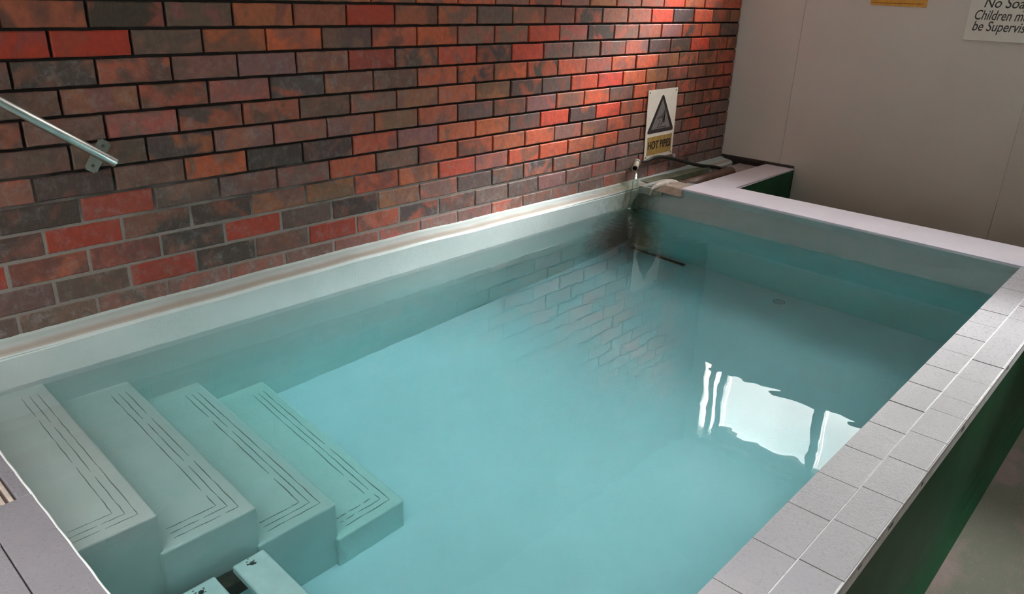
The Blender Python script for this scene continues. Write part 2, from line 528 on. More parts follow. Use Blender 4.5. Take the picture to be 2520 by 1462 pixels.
box(bm, XE + .03, XE + T, -.57, .0, -1.9, -.955, 0)
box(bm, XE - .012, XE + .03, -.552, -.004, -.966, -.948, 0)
struct(obj('trim_1', bm, DARKGAP), 'dark strip painting the shaded gap under the end wall above the trench')

win = bpy.data.objects.new('window_1', None); win.location = (XE, (WY0 + WY1) / 2, WZ0); link(win); struct(win, 'high strip window at the top of the end wall')
bm = bmesh.new()
fx0, fx1 = XE + .025, XE + .07
def member(y0, y1, z0, z1): box(bm, fx0, fx1, y0, y1, z0, z1, 0, .003)
member(-.205, -.150, WZ0, WZ1)
member(-.285, -.235, WZ0, WZ1)
ys = [(-.285, -1.015), (-1.08, -1.81), (-1.875, -2.605), (-2.67, -3.36)]
for i, (a, b) in enumerate(ys):
    if i: member(a, a + .065, WZ0, WZ1)
member(-3.42, -3.36, WZ0, WZ1)
member(-3.42, -.235, WZ0, WZ0 + .012)
member(-3.42, -.235, .985, 1.085)
adopt(obj('window_frame', bm, WHITEP), win)
bm = bmesh.new()
for (a, b) in ys: box(bm, XE + .110, XE + .115, b, a, WZ0 + .010, .99, 0)
adopt(obj('window_pane', bm, GLASS), win)

# other walls, ceiling, floor
bm = bmesh.new(); box(bm, -2.62, -2.5, -5.3, .26, FLOORZ - .1, ROOMZ + .08)
struct(obj('wall_left', bm, SIDEM))
bm = bmesh.new()
box(bm, -2.62, XE + T, -5.32, -5.2, FLOORZ - .1, ROOMZ + .08)
struct(obj('wall_front', bm, SIDEM))
K = (-2.2, -.25, -3.1, -1.1)     # skylight added to light deck and steps: opening x0 x1 y0 y1
bm = bmesh.new()
box(bm, -2.62, K[0], -5.32, .26, ROOMZ, ROOMZ + .08)
box(bm, K[1], XE + T, -5.32, .26, ROOMZ, ROOMZ + .08)
box(bm, K[0], K[1], -5.32, K[2], ROOMZ, ROOMZ + .08)
box(bm, K[0], K[1], K[3], .26, ROOMZ, ROOMZ + .08)
struct(obj('ceiling', bm, CEILM))
win3 = bpy.data.objects.new('window_added_skylight', None); win3.location = (-1.2, -2.1, ROOMZ); link(win3); struct(win3, 'added skylight in the unseen ceiling')
bm = bmesh.new()
for xx in (K[0], -1.24, K[1] - .04): box(bm, xx, xx + .04, K[2], K[3], ROOMZ + .01, ROOMZ + .06)
adopt(obj('window_frame', bm, WHITEP), win3)
bm = bmesh.new(); box(bm, K[0], K[1], K[2], K[3], ROOMZ + .072, ROOMZ + .078)
adopt(obj('window_pane', bm, GLASS), win3)
bm = bmesh.new()
box(bm, -2.5, XE + .02, -5.2, -2.30, FLOORZ - .1, FLOORZ)
box(bm, 3.52, XE + .02, -2.30, -.56, FLOORZ - .1, FLOORZ)
box(bm, -2.5, -.60, -2.30, 0, FLOORZ - .1, FLOORZ)
struct(obj('floor', bm, FLOORM), 'worn floor with patchy green and brown paint')

# ------------------------------------------------------------------ pool
XF = 3.150         # inner face of the far pool wall at the water
YN = -2.160        # inner face of the right (near) pool wall
XL = -.376         # inner face of the left pool wall
YB = -.100         # face of the wall under the bricks
pool = thing('soaking_pool', 'aqua painted concrete soaking pool with white tiled rim against the brick wall', 'pool', (1.4, -1.1, FLOORZ))

bm = bmesh.new()
# subdivided floor slab
box(bm, XL - .1, XF + .1, YN - .1, YB + .08, ZF - .12, ZF)
adopt(obj('basin_floor', bm, POOLF), pool)

def wallpatch(bm, p0, p1, z0, z1, nx=60, nz=14, amp=.0):
    pass
# wall below the ledge (brick side)
bm = bmesh.new()
box(bm, XL - .2, XF + .3, YB, -.002, ZF - .02, -.992)
adopt(obj('basin_wall', bm, [POOL]), pool)
# far wall: slightly battered upper face, painted aqua inside and dark green outside
def far_x_in(y):   # coping inner edge as surveyed along y
    return 3.27 + (y + .4) * (3.27 - 3.195) / 1.77 * 1.0
bm = bmesh.new()
FI0, FI1 = 3.262, 3.185       # inner coping edge at y=-.40 and y=-2.17
zt = ZC - .010
b = bmesh.new()
sec = []
for y in (-.098, -.40, -1.0, -1.6, -2.165, -2.34):
    t = min(1, max(0, (-y - .4) / 1.77))
    xi = FI0 + (FI1 - FI0) * t
    xw = 3.165 - .02 * t
    top = zt if y < -.39 else -.985
    xo = 3.50
    sec.append([b.verts.new((xw, y, ZF - .02)), b.verts.new((xw, y, ZW - .02)), b.verts.new((xw + (xi - xw) * .35, y, ZW + .03)),
                b.verts.new((xi - .001, y, top - .03)), b.verts.new((xi + .002, y, top)), b.verts.new((xo, y, top)), b.verts.new((xo, y, ZF - .02))])
for s0, s1 in zip(sec[:-1], sec[1:]):
    for j in range(7):
        f = b.faces.new((s0[j], s0[(j + 1) % 7], s1[(j + 1) % 7], s1[j]))
        f.material_index = 1 if j == 5 else 0
b.faces.new(sec[0]); b.faces.new(sec[-1][::-1])
vm = {v: bm.verts.new(v.co) for v in b.verts}
for f in b.faces:
    g = bm.faces.new([vm[v] for v in f.verts]); g.material_index = f.material_index
b.free()
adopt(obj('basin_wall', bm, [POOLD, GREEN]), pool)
# right wall: inside aqua; outside green with a cove at the floor
bm = bmesh.new()
box(bm, XL - .2, XF + .36, -2.24, YN, ZF - .02, ZC - .012, 0)
prof = [(-2.24, ZC - .014), (-2.332, ZC - .014), (-2.334, -1.44), (-2.340, -1.49), (-2.352, -1.53), (-2.372, -1.566), (-2.372, -1.9), (-2.24, -1.9)]
b = bmesh.new()
e0 = [b.verts.new((XL - .75, y, z)) for y, z in prof]; e1 = [b.verts.new((3.52, y, z)) for y, z in prof]
for j in range(len(prof)):
    w = (j + 1) % len(prof); b.faces.new((e0[j], e0[w], e1[w], e1[j]))
b.faces.new(e0); b.faces.new(e1[::-1])
merge(bm, b, 1)
ow = adopt(obj('basin_wall', bm, [POOL, GREEN]), pool); ow['label'] = 'dark green painted outer face of the pool wall'
# left wall
bm = bmesh.new()
box(bm, -.60, XL, -2.30, -.0, ZF - .02, ZC - .016, 0)
adopt(obj('basin_wall', bm, [POOL, GREEN]), pool)

# ledge + freeboard under the bricks: a plastered upstand with rounded shoulder and ragged paint bead
bm = bmesh.new()
nx = 260
rows = []
for i in range(nx + 1):
    x = XL - .15 + (XE - .02 - XL + .15) * i / nx
    if x < 3.30: edge = 1
    w = lambda s, a: a * mnoise.noise(Vector((x * s, 3.1, 0)))
    zb = -.968 + .010 * math.sin(x * 1.4) + w(3, .006)
    bead = .0035 + .003 * mnoise.noise(Vector((x * 22, 0, 7)))
    yb = YB - .0025
    prof = [(.001, zb + .002), (-.004, zb + .004 + w(30, .003)), (-.004 - bead, zb + bead * .4), (-.010 - bead, zb - .002), (-.05, zb - .007 + w(5, .002)),
            (-.088, zb - .013 + w(7, .002)), (-.096, zb - .018), (yb, zb - .027), (yb + w(4, .001), -1.04), (yb, -1.14), (.0, -1.14)]
    rows.append([bm.verts.new((x, y, z)) for y, z in prof])
for a, b_ in zip(rows[:-1], rows[1:]):
    for j in range(len(a) - 1):
        bm.faces.new((a[j], a[j + 1], b_[j + 1], b_[j]))
bm.faces.new(rows[0]); bm.faces.new(rows[-1][::-1])
o = adopt(obj('plaster_ledge', bm, LEDGE, smooth=False), pool); o['label'] = 'pale rendered ledge under the bricks'

# painted far coping with the wing that runs to the end wall
bm = bmesh.new()
ZX = ZC
b = bmesh.new()
top = [(3.262, -.385, -.947), (3.185, -2.175, -.947), (3.185, -2.36, -.947), (3.515, -2.36, -.947), (3.520, -2.0, -.947), (3.535, -.590, -.947),
       (XE - .001, -.555, -.964), (XE - .001, -.350, -.964)]
hi = [b.verts.new(p) for p in top]; lo = [b.verts.new((p[0], p[1], p[2] - .013)) for p in top]
b.faces.new(hi); b.faces.new(lo[::-1])
for j in range(len(top)):
    w = (j + 1) % len(top); b.faces.new((lo[j], lo[w], hi[w], hi[j]))
bmesh.ops.bevel(b, geom=[e for e in b.edges if abs(e.verts[0].co.z - e.verts[1].co.z) < .03], offset=.0045, segments=3, affect='EDGES', profile=.5)
merge(bm, b)
o = adopt(obj('painted_coping', bm, WHITEC), pool); o['label'] = 'white painted far coping with wing to the end wall'
bm = bmesh.new()
prism(bm, [(3.50, -.388), (3.50, -.588), (XE - .001, -.551), (XE - .001, -.354)], -1.9, -1.0, 0, 0, [-.962, -.962, -.978, -.978])
adopt(obj('trench_wall', bm, GREEN), pool)

# right tiled coping (two courses), individual tile faces in one part
def tiled(name, bm, joints_in, joints_out, y_in, y_mid, y_out, z):
    rnd = random.Random(5)
    for js, ya, yb in ((joints_in, y_in, y_mid), (joints_out, y_mid, y_out)):
        for c in js[1:-1]: box(bm, c - .0012, c + .0012, min(ya, yb) + .0015, max(ya, yb) - .0015, z - .01, z - .0006, 2)
        for a, c in zip(js[:-1], js[1:]):
            dz = rnd.uniform(-.0008, .0008); g = .0014
            b = bmesh.new()
            bmesh.ops.create_cube(b, size=1)
            X0, X1, Y0, Y1 = a + g, c - g, min(ya, yb) + g, max(ya, yb) - g
            if yb == y_out: Y0 += -g
            if ya == y_in: Y1 += g
            for v in b.verts:
                sx = v.co.x > 0; sy = v.co.y > 0; sz = v.co.z > 0
                v.co = Vector((X1 if sx else X0, Y1 if sy else Y0, (z + dz if sz else z - .012)))
                v.co.x += rnd.uniform(-.0006, .0006)
            if yb == y_out:
                ed = [e for e in b.edges if all(v.co.y < Y0 + .001 and v.co.z > z - .004 for v in e.verts)]
                bmesh.ops.bevel(b, geom=ed, offset=.007, segments=4, affect='EDGES', profile=.5)
            else:
                bmesh.ops.bevel(b, geom=[e for e in b.edges], offset=.0012, segments=2, affect='EDGES', profile=.5)
            merge(bm, b, 0)
bm = bmesh.new()
jo = [-.72 + .17 * i for i in range(8)]
jo = [-.74, -.56, -.385, -.21, -.04, .128, .298, .468, .640, .819, .991, 1.171, 1.343, 1.514, 1.628, 1.795, 1.962, 2.130, 2.297, 2.465, 2.632, 2.80, 2.965, 3.184]
ji = [-.74, -.56, -.385, -.21, -.04, .128, .297, .465, .633, .806, .974, 1.144, 1.314, 1.477, 1.645, 1.812, 1.980, 2.147, 2.315, 2.480, 2.65, 2.815, 2.98, 3.184]
tiled('tiled_coping', bm, ji, jo, -2.160, -2.258, -2.354, ZC)
box(bm, -.745, 3.184, -2.353, -2.162, ZC - .045, ZC - .0009, 1)
# rough mortar lip under the outer edge
rnd = random.Random(3)
x = -.74
while x < 3.18:
    L = rnd.uniform(.012, .04)
    if rnd.random() < .8:
        box(bm, x, min(3.184, x + L), -2.3505 - rnd.uniform(0, .003), -2.335, ZC - .016 - rnd.uniform(.004, .014), ZC - .012, 2, .001)
    x += L
o = adopt(obj('tiled_coping', bm, [COPE, GROUT, GROUTD]), pool); o['label'] = 'white glazed tiled rim along the open side'

# left coping, painted over tiles, with one broken tile
bm = bmesh.new()
poly_rows = []
def cop(x0, x1, y0, y1, ch=.004): box(bm, x0, x1, y0, y1, ZC - .045, ZC, 0, ch)
cop(-.4715, XL + .001, -2.16, -.958, .002)
cop(-.575, -.4738, -2.16, -1.10, .002)
cop(-.575, -.4730, -1.1002, -.958, .001)
cop(-.404, XL + .001, -.958, -.70)
cop(-.575, XL + .001, -.70, -.002)
box(bm, -.573, XL - .006, -2.15, -.01, ZC - .045, ZC - .014, 3)
box(bm, -.60, -.573, -2.15, -.01, ZC - .045, ZC - .002, 0)
for i in range(9):
    xx = -.408 - i * .0165
    box(bm, xx - .0095, xx, -.952 - .001 * (i % 3), -.705, ZC - .016, ZC - .004, 2, .002)
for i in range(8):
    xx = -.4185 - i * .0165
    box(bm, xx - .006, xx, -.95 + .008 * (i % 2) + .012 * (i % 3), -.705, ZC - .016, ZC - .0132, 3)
o = adopt(obj('painted_coping', bm, [DECK, GROUT, ADHES, ADHESD]), pool); o['label'] = 'grey painted left coping with a broken tile'
bm = bmesh.new()
tube(bm, [(XL + .0005 + .0008 * math.sin(i * 1.7), -.02 - 2.13 * i / 70, ZC - .003) for i in range(71)], .0035, 8)  # bead kept white to paint the light along the coping edge
o = adopt(obj('lit_edge_bead', bm, simple('lit_edge_white', (0.80, 0.80, 0.80), .35, .05)), pool); o['label'] = 'white bead painting the lit coping edge'

# steps: four treads going down beside the brick wall, scored with grip grooves
ST = [(-1.128, -.114, -.140), (-1.322, .139, .110), (-1.525, .383, .357), (-1.717, .640, .602)]   # top z, x at the back, x at the front
STY = [-1.000, -1.008, -1.015, -1.030]
GROOVE = simple('dark_groove', (0.19, 0.23, 0.22), .8, .3, 80)  # darker tone for the scored grip lines
px_b, px_f = XL - .01, XL - .01
for i, ((z, xb, xf), yf) in enumerate(zip(ST, STY)):
    bm = bmesh.new()
    lowz = ZF - .01
    prism(bm, [(px_b, YB + .01), (px_f, yf), (xf, yf), (xb, YB + .01)], lowz, z, 0, .007)
    o = adopt(obj('step', bm, POOL), pool)
    o['label'] = ['top step just under the water', 'second step down', 'third step down', 'lowest step'][i]
    # grooves
    g = bmesh.new()
    rg = random.Random(40 + i)
    def strip(p, q, wd, segs=26):
        p = Vector(p); q = Vector(q); d = (q - p); n = Vector((-d.y, d.x, 0)).normalized() * wd / 2
        k = 0
        while k < segs:
            run = rg.randint(3, 9)
            a, b2 = k / segs, min(1, (k + run) / segs)
            pts = []
            m = 5
            for s_ in range(m + 1):
                t = a + (b2 - a) * s_ / m
                jit = Vector((-d.y, d.x, 0)).normalized() * rg.uniform(-.0009, .0009)
                taper = .45 + .55 * math.sin(math.pi * s_ / m) if m else 1
                pts.append((p + d * t + jit, n * taper))
            up = [g.verts.new((c + w_).to_tuple()[:2] + (z + .0004,)) for c, w_ in pts]
            dn = [g.verts.new((c - w_).to_tuple()[:2] + (z + .0004,)) for c, w_ in pts]
            up2 = [g.verts.new((v.co.x, v.co.y, z - .004)) for v in up]; dn2 = [g.verts.new((v.co.x, v.co.y, z - .004)) for v in dn]
            for s_ in range(m):
                g.faces.new((up[s_], up[s_ + 1], dn[s_ + 1], dn[s_]))
                g.faces.new((up[s_], up2[s_], up2[s_ + 1], up[s_ + 1])); g.faces.new((dn[s_], dn[s_ + 1], dn2[s_ + 1], dn2[s_]))
            k += run + (1 if rg.random() < .35 else 0)
    wd = [.0026, .0032, .0036, .0036][i]
    dx = (xb - xf) / (YB - yf)
    def X(y, off): return xf + (y - yf) * (xb - xf) / (YB - yf) - off
    for off in (.034, .056, .078):
        y0, y1 = yf + off * 1.05, YB - .065
        strip((X(y1, off), y1, 0), (X(y0, off), y0, 0), wd)
        pf = px_f if i else XL
        strip((X(y0, off), y0, 0), (max(pf + .03, pf + .05), y0 + (.0), 0), wd, 14)
    ng = adopt(obj('grip_groove', g, GROOVE), pool)
    ng.parent = o; ng.matrix_parent_inverse = Matrix.Identity(4)
    px_b, px_f = xb - .012, xf - .012

# floor drain
bm = bmesh.new()
ring_r = .028
tube(bm, [(3.043 + ring_r * math.cos(a), -1.172 + ring_r * math.sin(a), ZF + .001) for a in [2 * math.pi * k / 24 for k in range(25)]], .0028, 8, cap=False)
for k in range(4): box(bm, 3.043 - .018, 3.043 + .018, -1.172 - .016 + k * .010, -1.172 - .0135 + k * .010, ZF - .001, ZF + .0015)
o = adopt(obj('drain_grate', bm, simple('drain_metal', (0.20, 0.26, 0.26), .4, .2)), pool)

# pale mortar block and bare concrete notch at the trench
bm = bmesh.new()
b = bmesh.new()
fr_ = [(3.232, -.212, -.990), (3.231, -.404, -.993), (3.266, -.386, -.9535), (3.268, -.268, -.9515)]
bk_ = [(3.42, -.212, -.990), (3.42, -.404, -.993), (3.42, -.386, -.9535), (3.42, -.268, -.9515)]
vf = [b.verts.new(p) for p in fr_]; vb = [b.verts.new(p) for p in bk_]
b.faces.new(vf); b.faces.new(vb[::-1])
for j in range(4):
    w = (j + 1) % 4; b.faces.new((vf[j], vf[w], vb[w], vb[j]))
bmesh.ops.bevel(b, geom=b.edges[:], offset=.003, segments=2, affect='EDGES', profile=.5)
merge(bm, b)
o = adopt(obj('bare_concrete_lip', bm, BARE), pool); o['label'] = 'bare beige concrete lip at the inlet'
bm = bmesh.new()
prism(bm, [(3.244, -.262), (3.244, -.098), (3.50, -.098), (3.50, -.262)], -1.15, -.982, 0, .004)
o = adopt(obj('inlet_notch', bm, LEDGE), pool)
bm = bmesh.new()
box(bm, 3.46, XE + .10, -.353, -.090, -1.2, -1.045, 0)
o = adopt(obj('trench_floor', bm, WETCON), pool)
bm = bmesh.new(); prism(bm, [(4.14, -.350), (4.14, -.165), (XE - .013, -.15), (XE - .013, -.350)], -1.045, -.992, 0, .003)
q_ = adopt(obj('trench_glare_slab', bm, simple('pale_wet_glare', (0.66, 0.58, 0.56), .10, .1, 9, bs=.1)), pool); q_['label'] = 'pale slab painting the wet glare on the trench floor'; o['label'] = 'wet pipe trench floor'  # pale colour stands in for glare off the wet trench floor
bm = bmesh.new()
prism(bm, [(3.36, -.012), (3.36, -.102), (4.10, -.110), (4.10, -.012)], -1.05, -.982, 0, .004)
o = adopt(obj('trench_ledge', bm, simple('olive_wet_render', (0.20, 0.215, 0.15), .35, .3, 9)), pool)

# ------------------------------------------------------------------ pool water
bm = bmesh.new()
x0, x1, y0, y1 = XL - .02, 3.19, YN - .02, YB + .02
nx_, ny_ = 40, 24
g = [[bm.verts.new((x0 + (x1 - x0) * i / nx_, y0 + (y1 - y0) * j / ny_, ZW)) for i in range(nx_ + 1)] for j in range(ny_ + 1)]
for j in range(ny_):
    for i in range(nx_):
        bm.faces.new((g[j][i], g[j][i + 1], g[j + 1][i + 1], g[j + 1][i]))
me = bpy.data.meshes.new('pool_water'); bm.to_mesh(me); bm.free()
for p in me.polygons: p.use_smooth = True
me.materials.append(WATER)
water = link(bpy.data.objects.new('pool_water', me))
tag(water, 'clear still turquoise water filling the soaking pool', 'water', kind='stuff')

# ------------------------------------------------------------------ slatted underwater seat
bench = thing('slatted_seat', 'submerged seat of white painted slats beside the steps', 'bench', (-.05, -1.6, ZF))
for k, xs_ in enumerate([(.004, .098), (-.137, -.044), (-.278, -.185)]):
    bm = bmesh.new()
    b = bmesh.new()
    bmesh.ops.create_cube(b, size=1)
    for v in b.verts:
        v.co = Vector((xs_[0] + (v.co.x + .5) * (xs_[1] - xs_[0]), -2.13 + (v.co.y + .5) * (2.13 - 1.046), -1.535 + (v.co.z + .5) * .035))
    bmesh.ops.bevel(b, geom=[e for e in b.edges], offset=.007, segments=3, affect='EDGES', profile=.5)
    merge(bm, b)
    sl = adopt(obj('slat', bm, SLATM), bench)
    for yy in (-1.075, -2.10):
        bm = bmesh.new()
        cx = (xs_[0] + xs_[1]) / 2 - .004
        tube(bm, [(cx, yy, -1.5005), (cx, yy, -1.4985)], [.0075, .006], 14)
        box(bm, cx - .005, cx + .005, yy - .001, yy + .001, -1.4986, -1.4980)
        rr = random.Random(k * 7 + int(-yy * 10))
        for q in range(9):
            a = rr.uniform(0, 6.28); r_ = rr.uniform(.008, .016)
            ex, ey = cx + r_ * math.cos(a), yy + .006 + r_ * math.sin(a)
            box(bm, ex - .003, ex + .002, ey - .001, ey + .0015, -1.5002, -1.4994)
        s2 = adopt(obj('screw', bm, SCREWM), bench); s2.parent = sl; s2.matrix_parent_inverse = Matrix.Identity(4)
bm = bmesh.new()
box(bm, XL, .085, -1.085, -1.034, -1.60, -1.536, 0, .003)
adopt(obj('bearer', bm, SHADESTAIN), bench)
bm = bmesh.new()
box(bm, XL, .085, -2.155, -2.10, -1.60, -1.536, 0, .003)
adopt(obj('bearer', bm, SHADESTAIN), bench)
bm = bmesh.new(); box(bm, XL, -.02, -1.40, -1.09, ZF, -1.64, 0, .004)  # dark box added to deepen the shade seen between the slats
adopt(obj('gap_shade_block', bm, SHADESTAIN), bench)

# ------------------------------------------------------------------ inlet plumbing
rc = thing('rusty_inlet_pipe', 'thick brown rusty pipe lying in the trench to the end wall', 'pipe', (3.8, -.25, -1.045))
bm = bmesh.new()
tube(bm, [(3.42, -.262, -1.000), (3.80, -.255, -.998), (4.13, -.250, -1.0)], .040, 24)
adopt(obj('pipe_body', bm, RUST), rc)
bm = bmesh.new()
tube(bm, [(3.440, -.262, -1.0), (3.470, -.262, -1.0)], .0455, 24)
adopt(obj('pipe_collar', bm, simple('pipe_collar_rust', (0.085, 0.055, 0.045), .5, .3)), rc)
bm = bmesh.new()
tube(bm, [(4.10, -.215, -.982), (4.125, -.215, -.982)], .022, 16)
adopt(obj('pipe_clamp', bm, simple('clamp_metal', (0.16, 0.12, 0.11), .5, .3)), rc)

cr = spline([(3.46, -.258, -.985), (3.41, -.232, -.968), (3.345, -.212, -.962), (3.265, -.212, -.964), (3.212, -.213, -.980), (3.196, -.210, -1.015)], 8)
bm = bmesh.new()
rr = random.Random(2)
tube(bm, cr, [(.019 + .007 * math.sin(i * .16) + rr.uniform(-.0015, .0015)) * (1 if i < 26 else max(.35, 1 - (i - 26) / 16)) for i in range(len(cr))], 18, flat=.9)
tag(obj('crusted_spout', bm, CRUST), 'pale limescale crusted spout curving over the pool edge from the rusty pipe', 'spout')

bm = bmesh.new()
pts = spline([(3.355, -.020, -.862), (3.42, -.024, -.866), (3.50, -.022, -.856), (3.60, -.022, -.862), (3.72, -.026, -.888), (3.86, -.036, -.925), (4.02, -.07, -.965), (4.17, -.13, -.992), (4.24, -.17, -1.035)], 8)
nP = len(pts)
tube(bm, pts, [.006 + .006 * min(1, i / (nP * .25)) for i in range(nP)], 14)
tag(obj('rubber_hose', bm, HOSEM), 'black hose looping over the brick wall below the hot pipes sign', 'hose')
bm = bmesh.new()
tube(bm, [(3.752, .006, -.868), (3.752, -.022, -.868)], .006, 12)
box(bm, 3.743, 3.761, -.024, -.010, -.900, -.862, 0, .003)
tag(obj('hose_clip', bm, simple('white_clip', (0.62, 0.60, 0.58), .4, .1)), 'small white clip holding the black hose to the bricks', 'clip')
bm = bmesh.new()
# short spout sticking out of the wall: outer wall and dark bore
a0, a1 = Vector((3.352, .004, -.866)), Vector((3.252, -.052, -.884))
d = (a1 - a0).normalized()
R0 = .0190
rg1 = tube(bm, [a0, a1], R0, 24, cap=False)
rg2 = tube(bm, [a1 - d * .05, a1], R0 * .80, 24, mat=1, cap=False)
for k in range(24):
    pass
outer = rg1[-1]; inner = rg2[-1]
# join rims by nearest order
for k in range(24):
    f = bm.faces.new((outer[k], outer[(k + 1) % 24], inner[(k + 1) % 24], inner[k])); f.material_index = 0
f = bm.faces.new(rg2[0]); f.material_index = 1
tube(bm, [a0 + d * .004, a0 + d * .030], R0 * 1.25, 24, mat=2)
tag(obj('wall_spout', bm, [CREAM, simple('pipe_bore', (0.02, 0.012, 0.008), .6, .2), simple('spout_collar', (0.5, 0.47, 0.44), .4, .15)]),
    'cream plastic spout stub poking out of the bricks over the pool corner', 'spout')

# falling water
def stream(name, pts, radii, label, flat=.5):
    bm = bmesh.new()
    s_ = spline(pts, 8); n = len(s_); r_ = []
    for i in range(n):
        t = i / (n - 1) * (len(radii) - 1); a = int(min(t, len(radii) - 2)); r_.append(radii[a] + (radii[a + 1] - radii[a]) * (t - a))
    r_ = [r * (1 + .12 * math.sin(i * .9)) for i, r in enumerate(r_)]
    tube(bm, s_, r_, 14, flat=flat)
    o = obj(name, bm, STREAM)
    tag(o, label, 'water', kind='stuff'); return o
stream('pouring_water', [(3.262, -.060, -.890), (3.215, -.092, -.905), (3.165, -.122, -.950), (3.130, -.140, -1.020), (3.115, -.148, -1.096)], [.012, .016, .020, .024, .030],
       'thin stream of water falling from the cream wall spout', .55)
stream('pouring_water', [(3.212, -.212, -.976), (3.190, -.210, -1.010), (3.180, -.211, -1.050), (3.172, -.213, -1.096)], [.016, .013, .012, .016],
       'thin stream of water running off the crusted spout', .5)

# L shaped pipe under water in the corner
cp = thing('submerged_pipe', 'dark algae covered pipe under water in the far pool corner', 'pipe', (3.13, -.2, ZF))
bm = bmesh.new()
pts = spline([(3.138, -.155, -1.10), (3.135, -.150, -1.40), (3.130, -.148, -1.70), (3.128, -.150, -1.80), (3.126, -.172, -1.845), (3.124, -.20, -1.853)], 6)
tube(bm, pts, [.014 + .004 * mnoise.noise(Vector((i * .6, 0, 0))) for i in range(len(pts))], 14)
adopt(obj('vertical_pipe', bm, ALGAE), cp)
bm = bmesh.new()
pts = [(3.124 - .010 * i / 30, -.19 - .345 * i / 30, -1.855) for i in range(31)]
tube(bm, pts, [.0125 + .003 * mnoise.noise(Vector((i * .7, 4, 0))) for i in range(31)], 14)
adopt(obj('floor_pipe', bm, ALGAE), cp)
bm = bmesh.new()
tube(bm, [(3.114, -.532, -1.855), (3.1135, -.546, -1.855)], .0155, 14)
adopt(obj('end_cap', bm, HOSEM), cp)

# ------------------------------------------------------------------ hot pipes sign
def text_mesh(txt, mat, name, shear=0.0, space=1.0, bold=0.0):
    cu = bpy.data.curves.new(name, 'FONT'); cu.body = txt; cu.size = 1; cu.shear = shear; cu.extrude = .002; cu.space_character = space; cu.offset = bold
    cu.resolution_u = 4
    o = bpy.data.objects.new(name, cu); COL.objects.link(o)
    bpy.context.view_layer.update()
    me = bpy.data.meshes.new_from_object(o.evaluated_get(bpy.context.evaluated_depsgraph_get()))
    COL.objects.unlink(o); bpy.data.objects.remove(o)
    me.materials.clear(); me.materials.append(mat)
    return me
def fit_text(txt, mat, name, O, U, V, w, h, shear=0.0, capref=None, bold=0.0, space=1.0):
    """put text so that its bounding box (or cap height) fills w x h from the origin O along U (right) and V (up)"""
    me = text_mesh(txt, mat, name, shear, space, bold)
    xs = [v.co.x for v in me.vertices]; ysv = [v.co.y for v in me.vertices]
    x0, x1 = min(xs), max(xs)
    H = capref if capref else max(ysv)
    sx = w / (x1 - x0); sy = h / H
    U = Vector(U); V = Vector(V); W = U.cross(V)
    for v in me.vertices:
        c = v.co
        v.co = Vector(O) + U * ((c.x - x0) * sx) + V * (c.y * sy) + W * (c.z * .3)
    return link(bpy.data.objects.new(name, me))

sg = thing('hot_pipes_sign', 'white hot pipes warning sign with black triangle screwed to the brick wall', 'sign', (3.56, -.01, -.65))
def S(u, v, y=-.0105):     # u: 0..1 left to right, v: 0..1 bottom to top, follows the sign's corners
    bl, br, tr, tl = (3.408, -.862), (3.736, -.860), (3.726, -.430), (3.390, -.430)
    x = (bl[0] * (1 - u) + br[0] * u) * (1 - v) + (tl[0] * (1 - u) + tr[0] * u) * v
    z = (bl[1] * (1 - u) + br[1] * u) * (1 - v) + (tl[1] * (1 - u) + tr[1] * u) * v
    return Vector((x, y, z))
def flat_poly(name, uv, mat, y, parent, thick=.0008):
    bm = bmesh.new()
    f = [bm.verts.new(S(u, v, y)) for u, v in uv]; k_ = [bm.verts.new(S(u, v, y + thick)) for u, v in uv]
    bm.faces.new(f); bm.faces.new(k_[::-1])
    n = len(uv)
    for i in range(n):
        w = (i + 1) % n; bm.faces.new((f[i], f[w], k_[w], k_[i]))
    bmesh.ops.triangulate(bm, faces=[q for q in bm.faces if len(q.verts) > 4])
    return adopt(obj(name, bm, mat), parent)
def rtri(cx, b, t, hw, r):
    """rounded triangle outline in uv"""
    P = [Vector((cx - hw, b)), Vector((cx + hw, b)), Vector((cx, t))]; out = []
    for i in range(3):
        p = P[i]; a = (P[i - 1] - p).normalized(); c = (P[(i + 1) % 3] - p).normalized()
        s, e = p + a * r, p + c * r
        for k in range(7):
            q = k / 6; out.append(tuple((s * (1 - q) ** 2 + p * 2 * q * (1 - q) + e * q * q)))
    return out
flat_poly('sign_plate', [(0, 0), (1, 0), (1, 1), (0, 1)], SIGNW, -.0100, sg, .003)
flat_poly('warning_triangle', rtri(.5, .375, .945, .475, .075), BLACK, -.0108, sg)
flat_poly('triangle_field', rtri(.5, .430, .855, .335, .012), FADED, -.0116, sg)
flat_poly('pictogram', [(.36, .59), (.46, .615), (.53, .64), (.59, .70), (.62, .72), (.645, .70), (.62, .655), (.58, .60), (.57, .55), (.60, .50), (.55, .52), (.52, .575), (.47, .585), (.42, .575), (.37, .57)], FADEDD, -.0122, sg, .0005)
flat_poly('pictogram', [(.36, .445), (.68, .445), (.68, .462), (.36, .462)], FADEDD, -.0122, sg, .0005)
flat_poly('pictogram', [(.40, .47), (.44, .49), (.47, .54), (.45, .55), (.42, .51), (.39, .485)], FADEDD, -.0122, sg, .0005)
flat_poly('pictogram', [(.49, .47), (.53, .49), (.555, .53), (.535, .54), (.51, .51), (.48, .485)], FADEDD, -.0122, sg, .0005)
flat_poly('caption_panel', [(.075, .055), (.935, .055), (.935, .325), (.075, .325)], MUST, -.0108, sg)
P0, P1, P2 = S(.10, .145, -.0112), S(.90, .145, -.0112), S(.10, .25, -.0112)
tx = fit_text('HOT PIPES', BLACK, 'caption_text', P0, (1, 0, 0), (0, 0, 1), (P1 - P0).length, .050, bold=.022)
adopt(tx, sg)
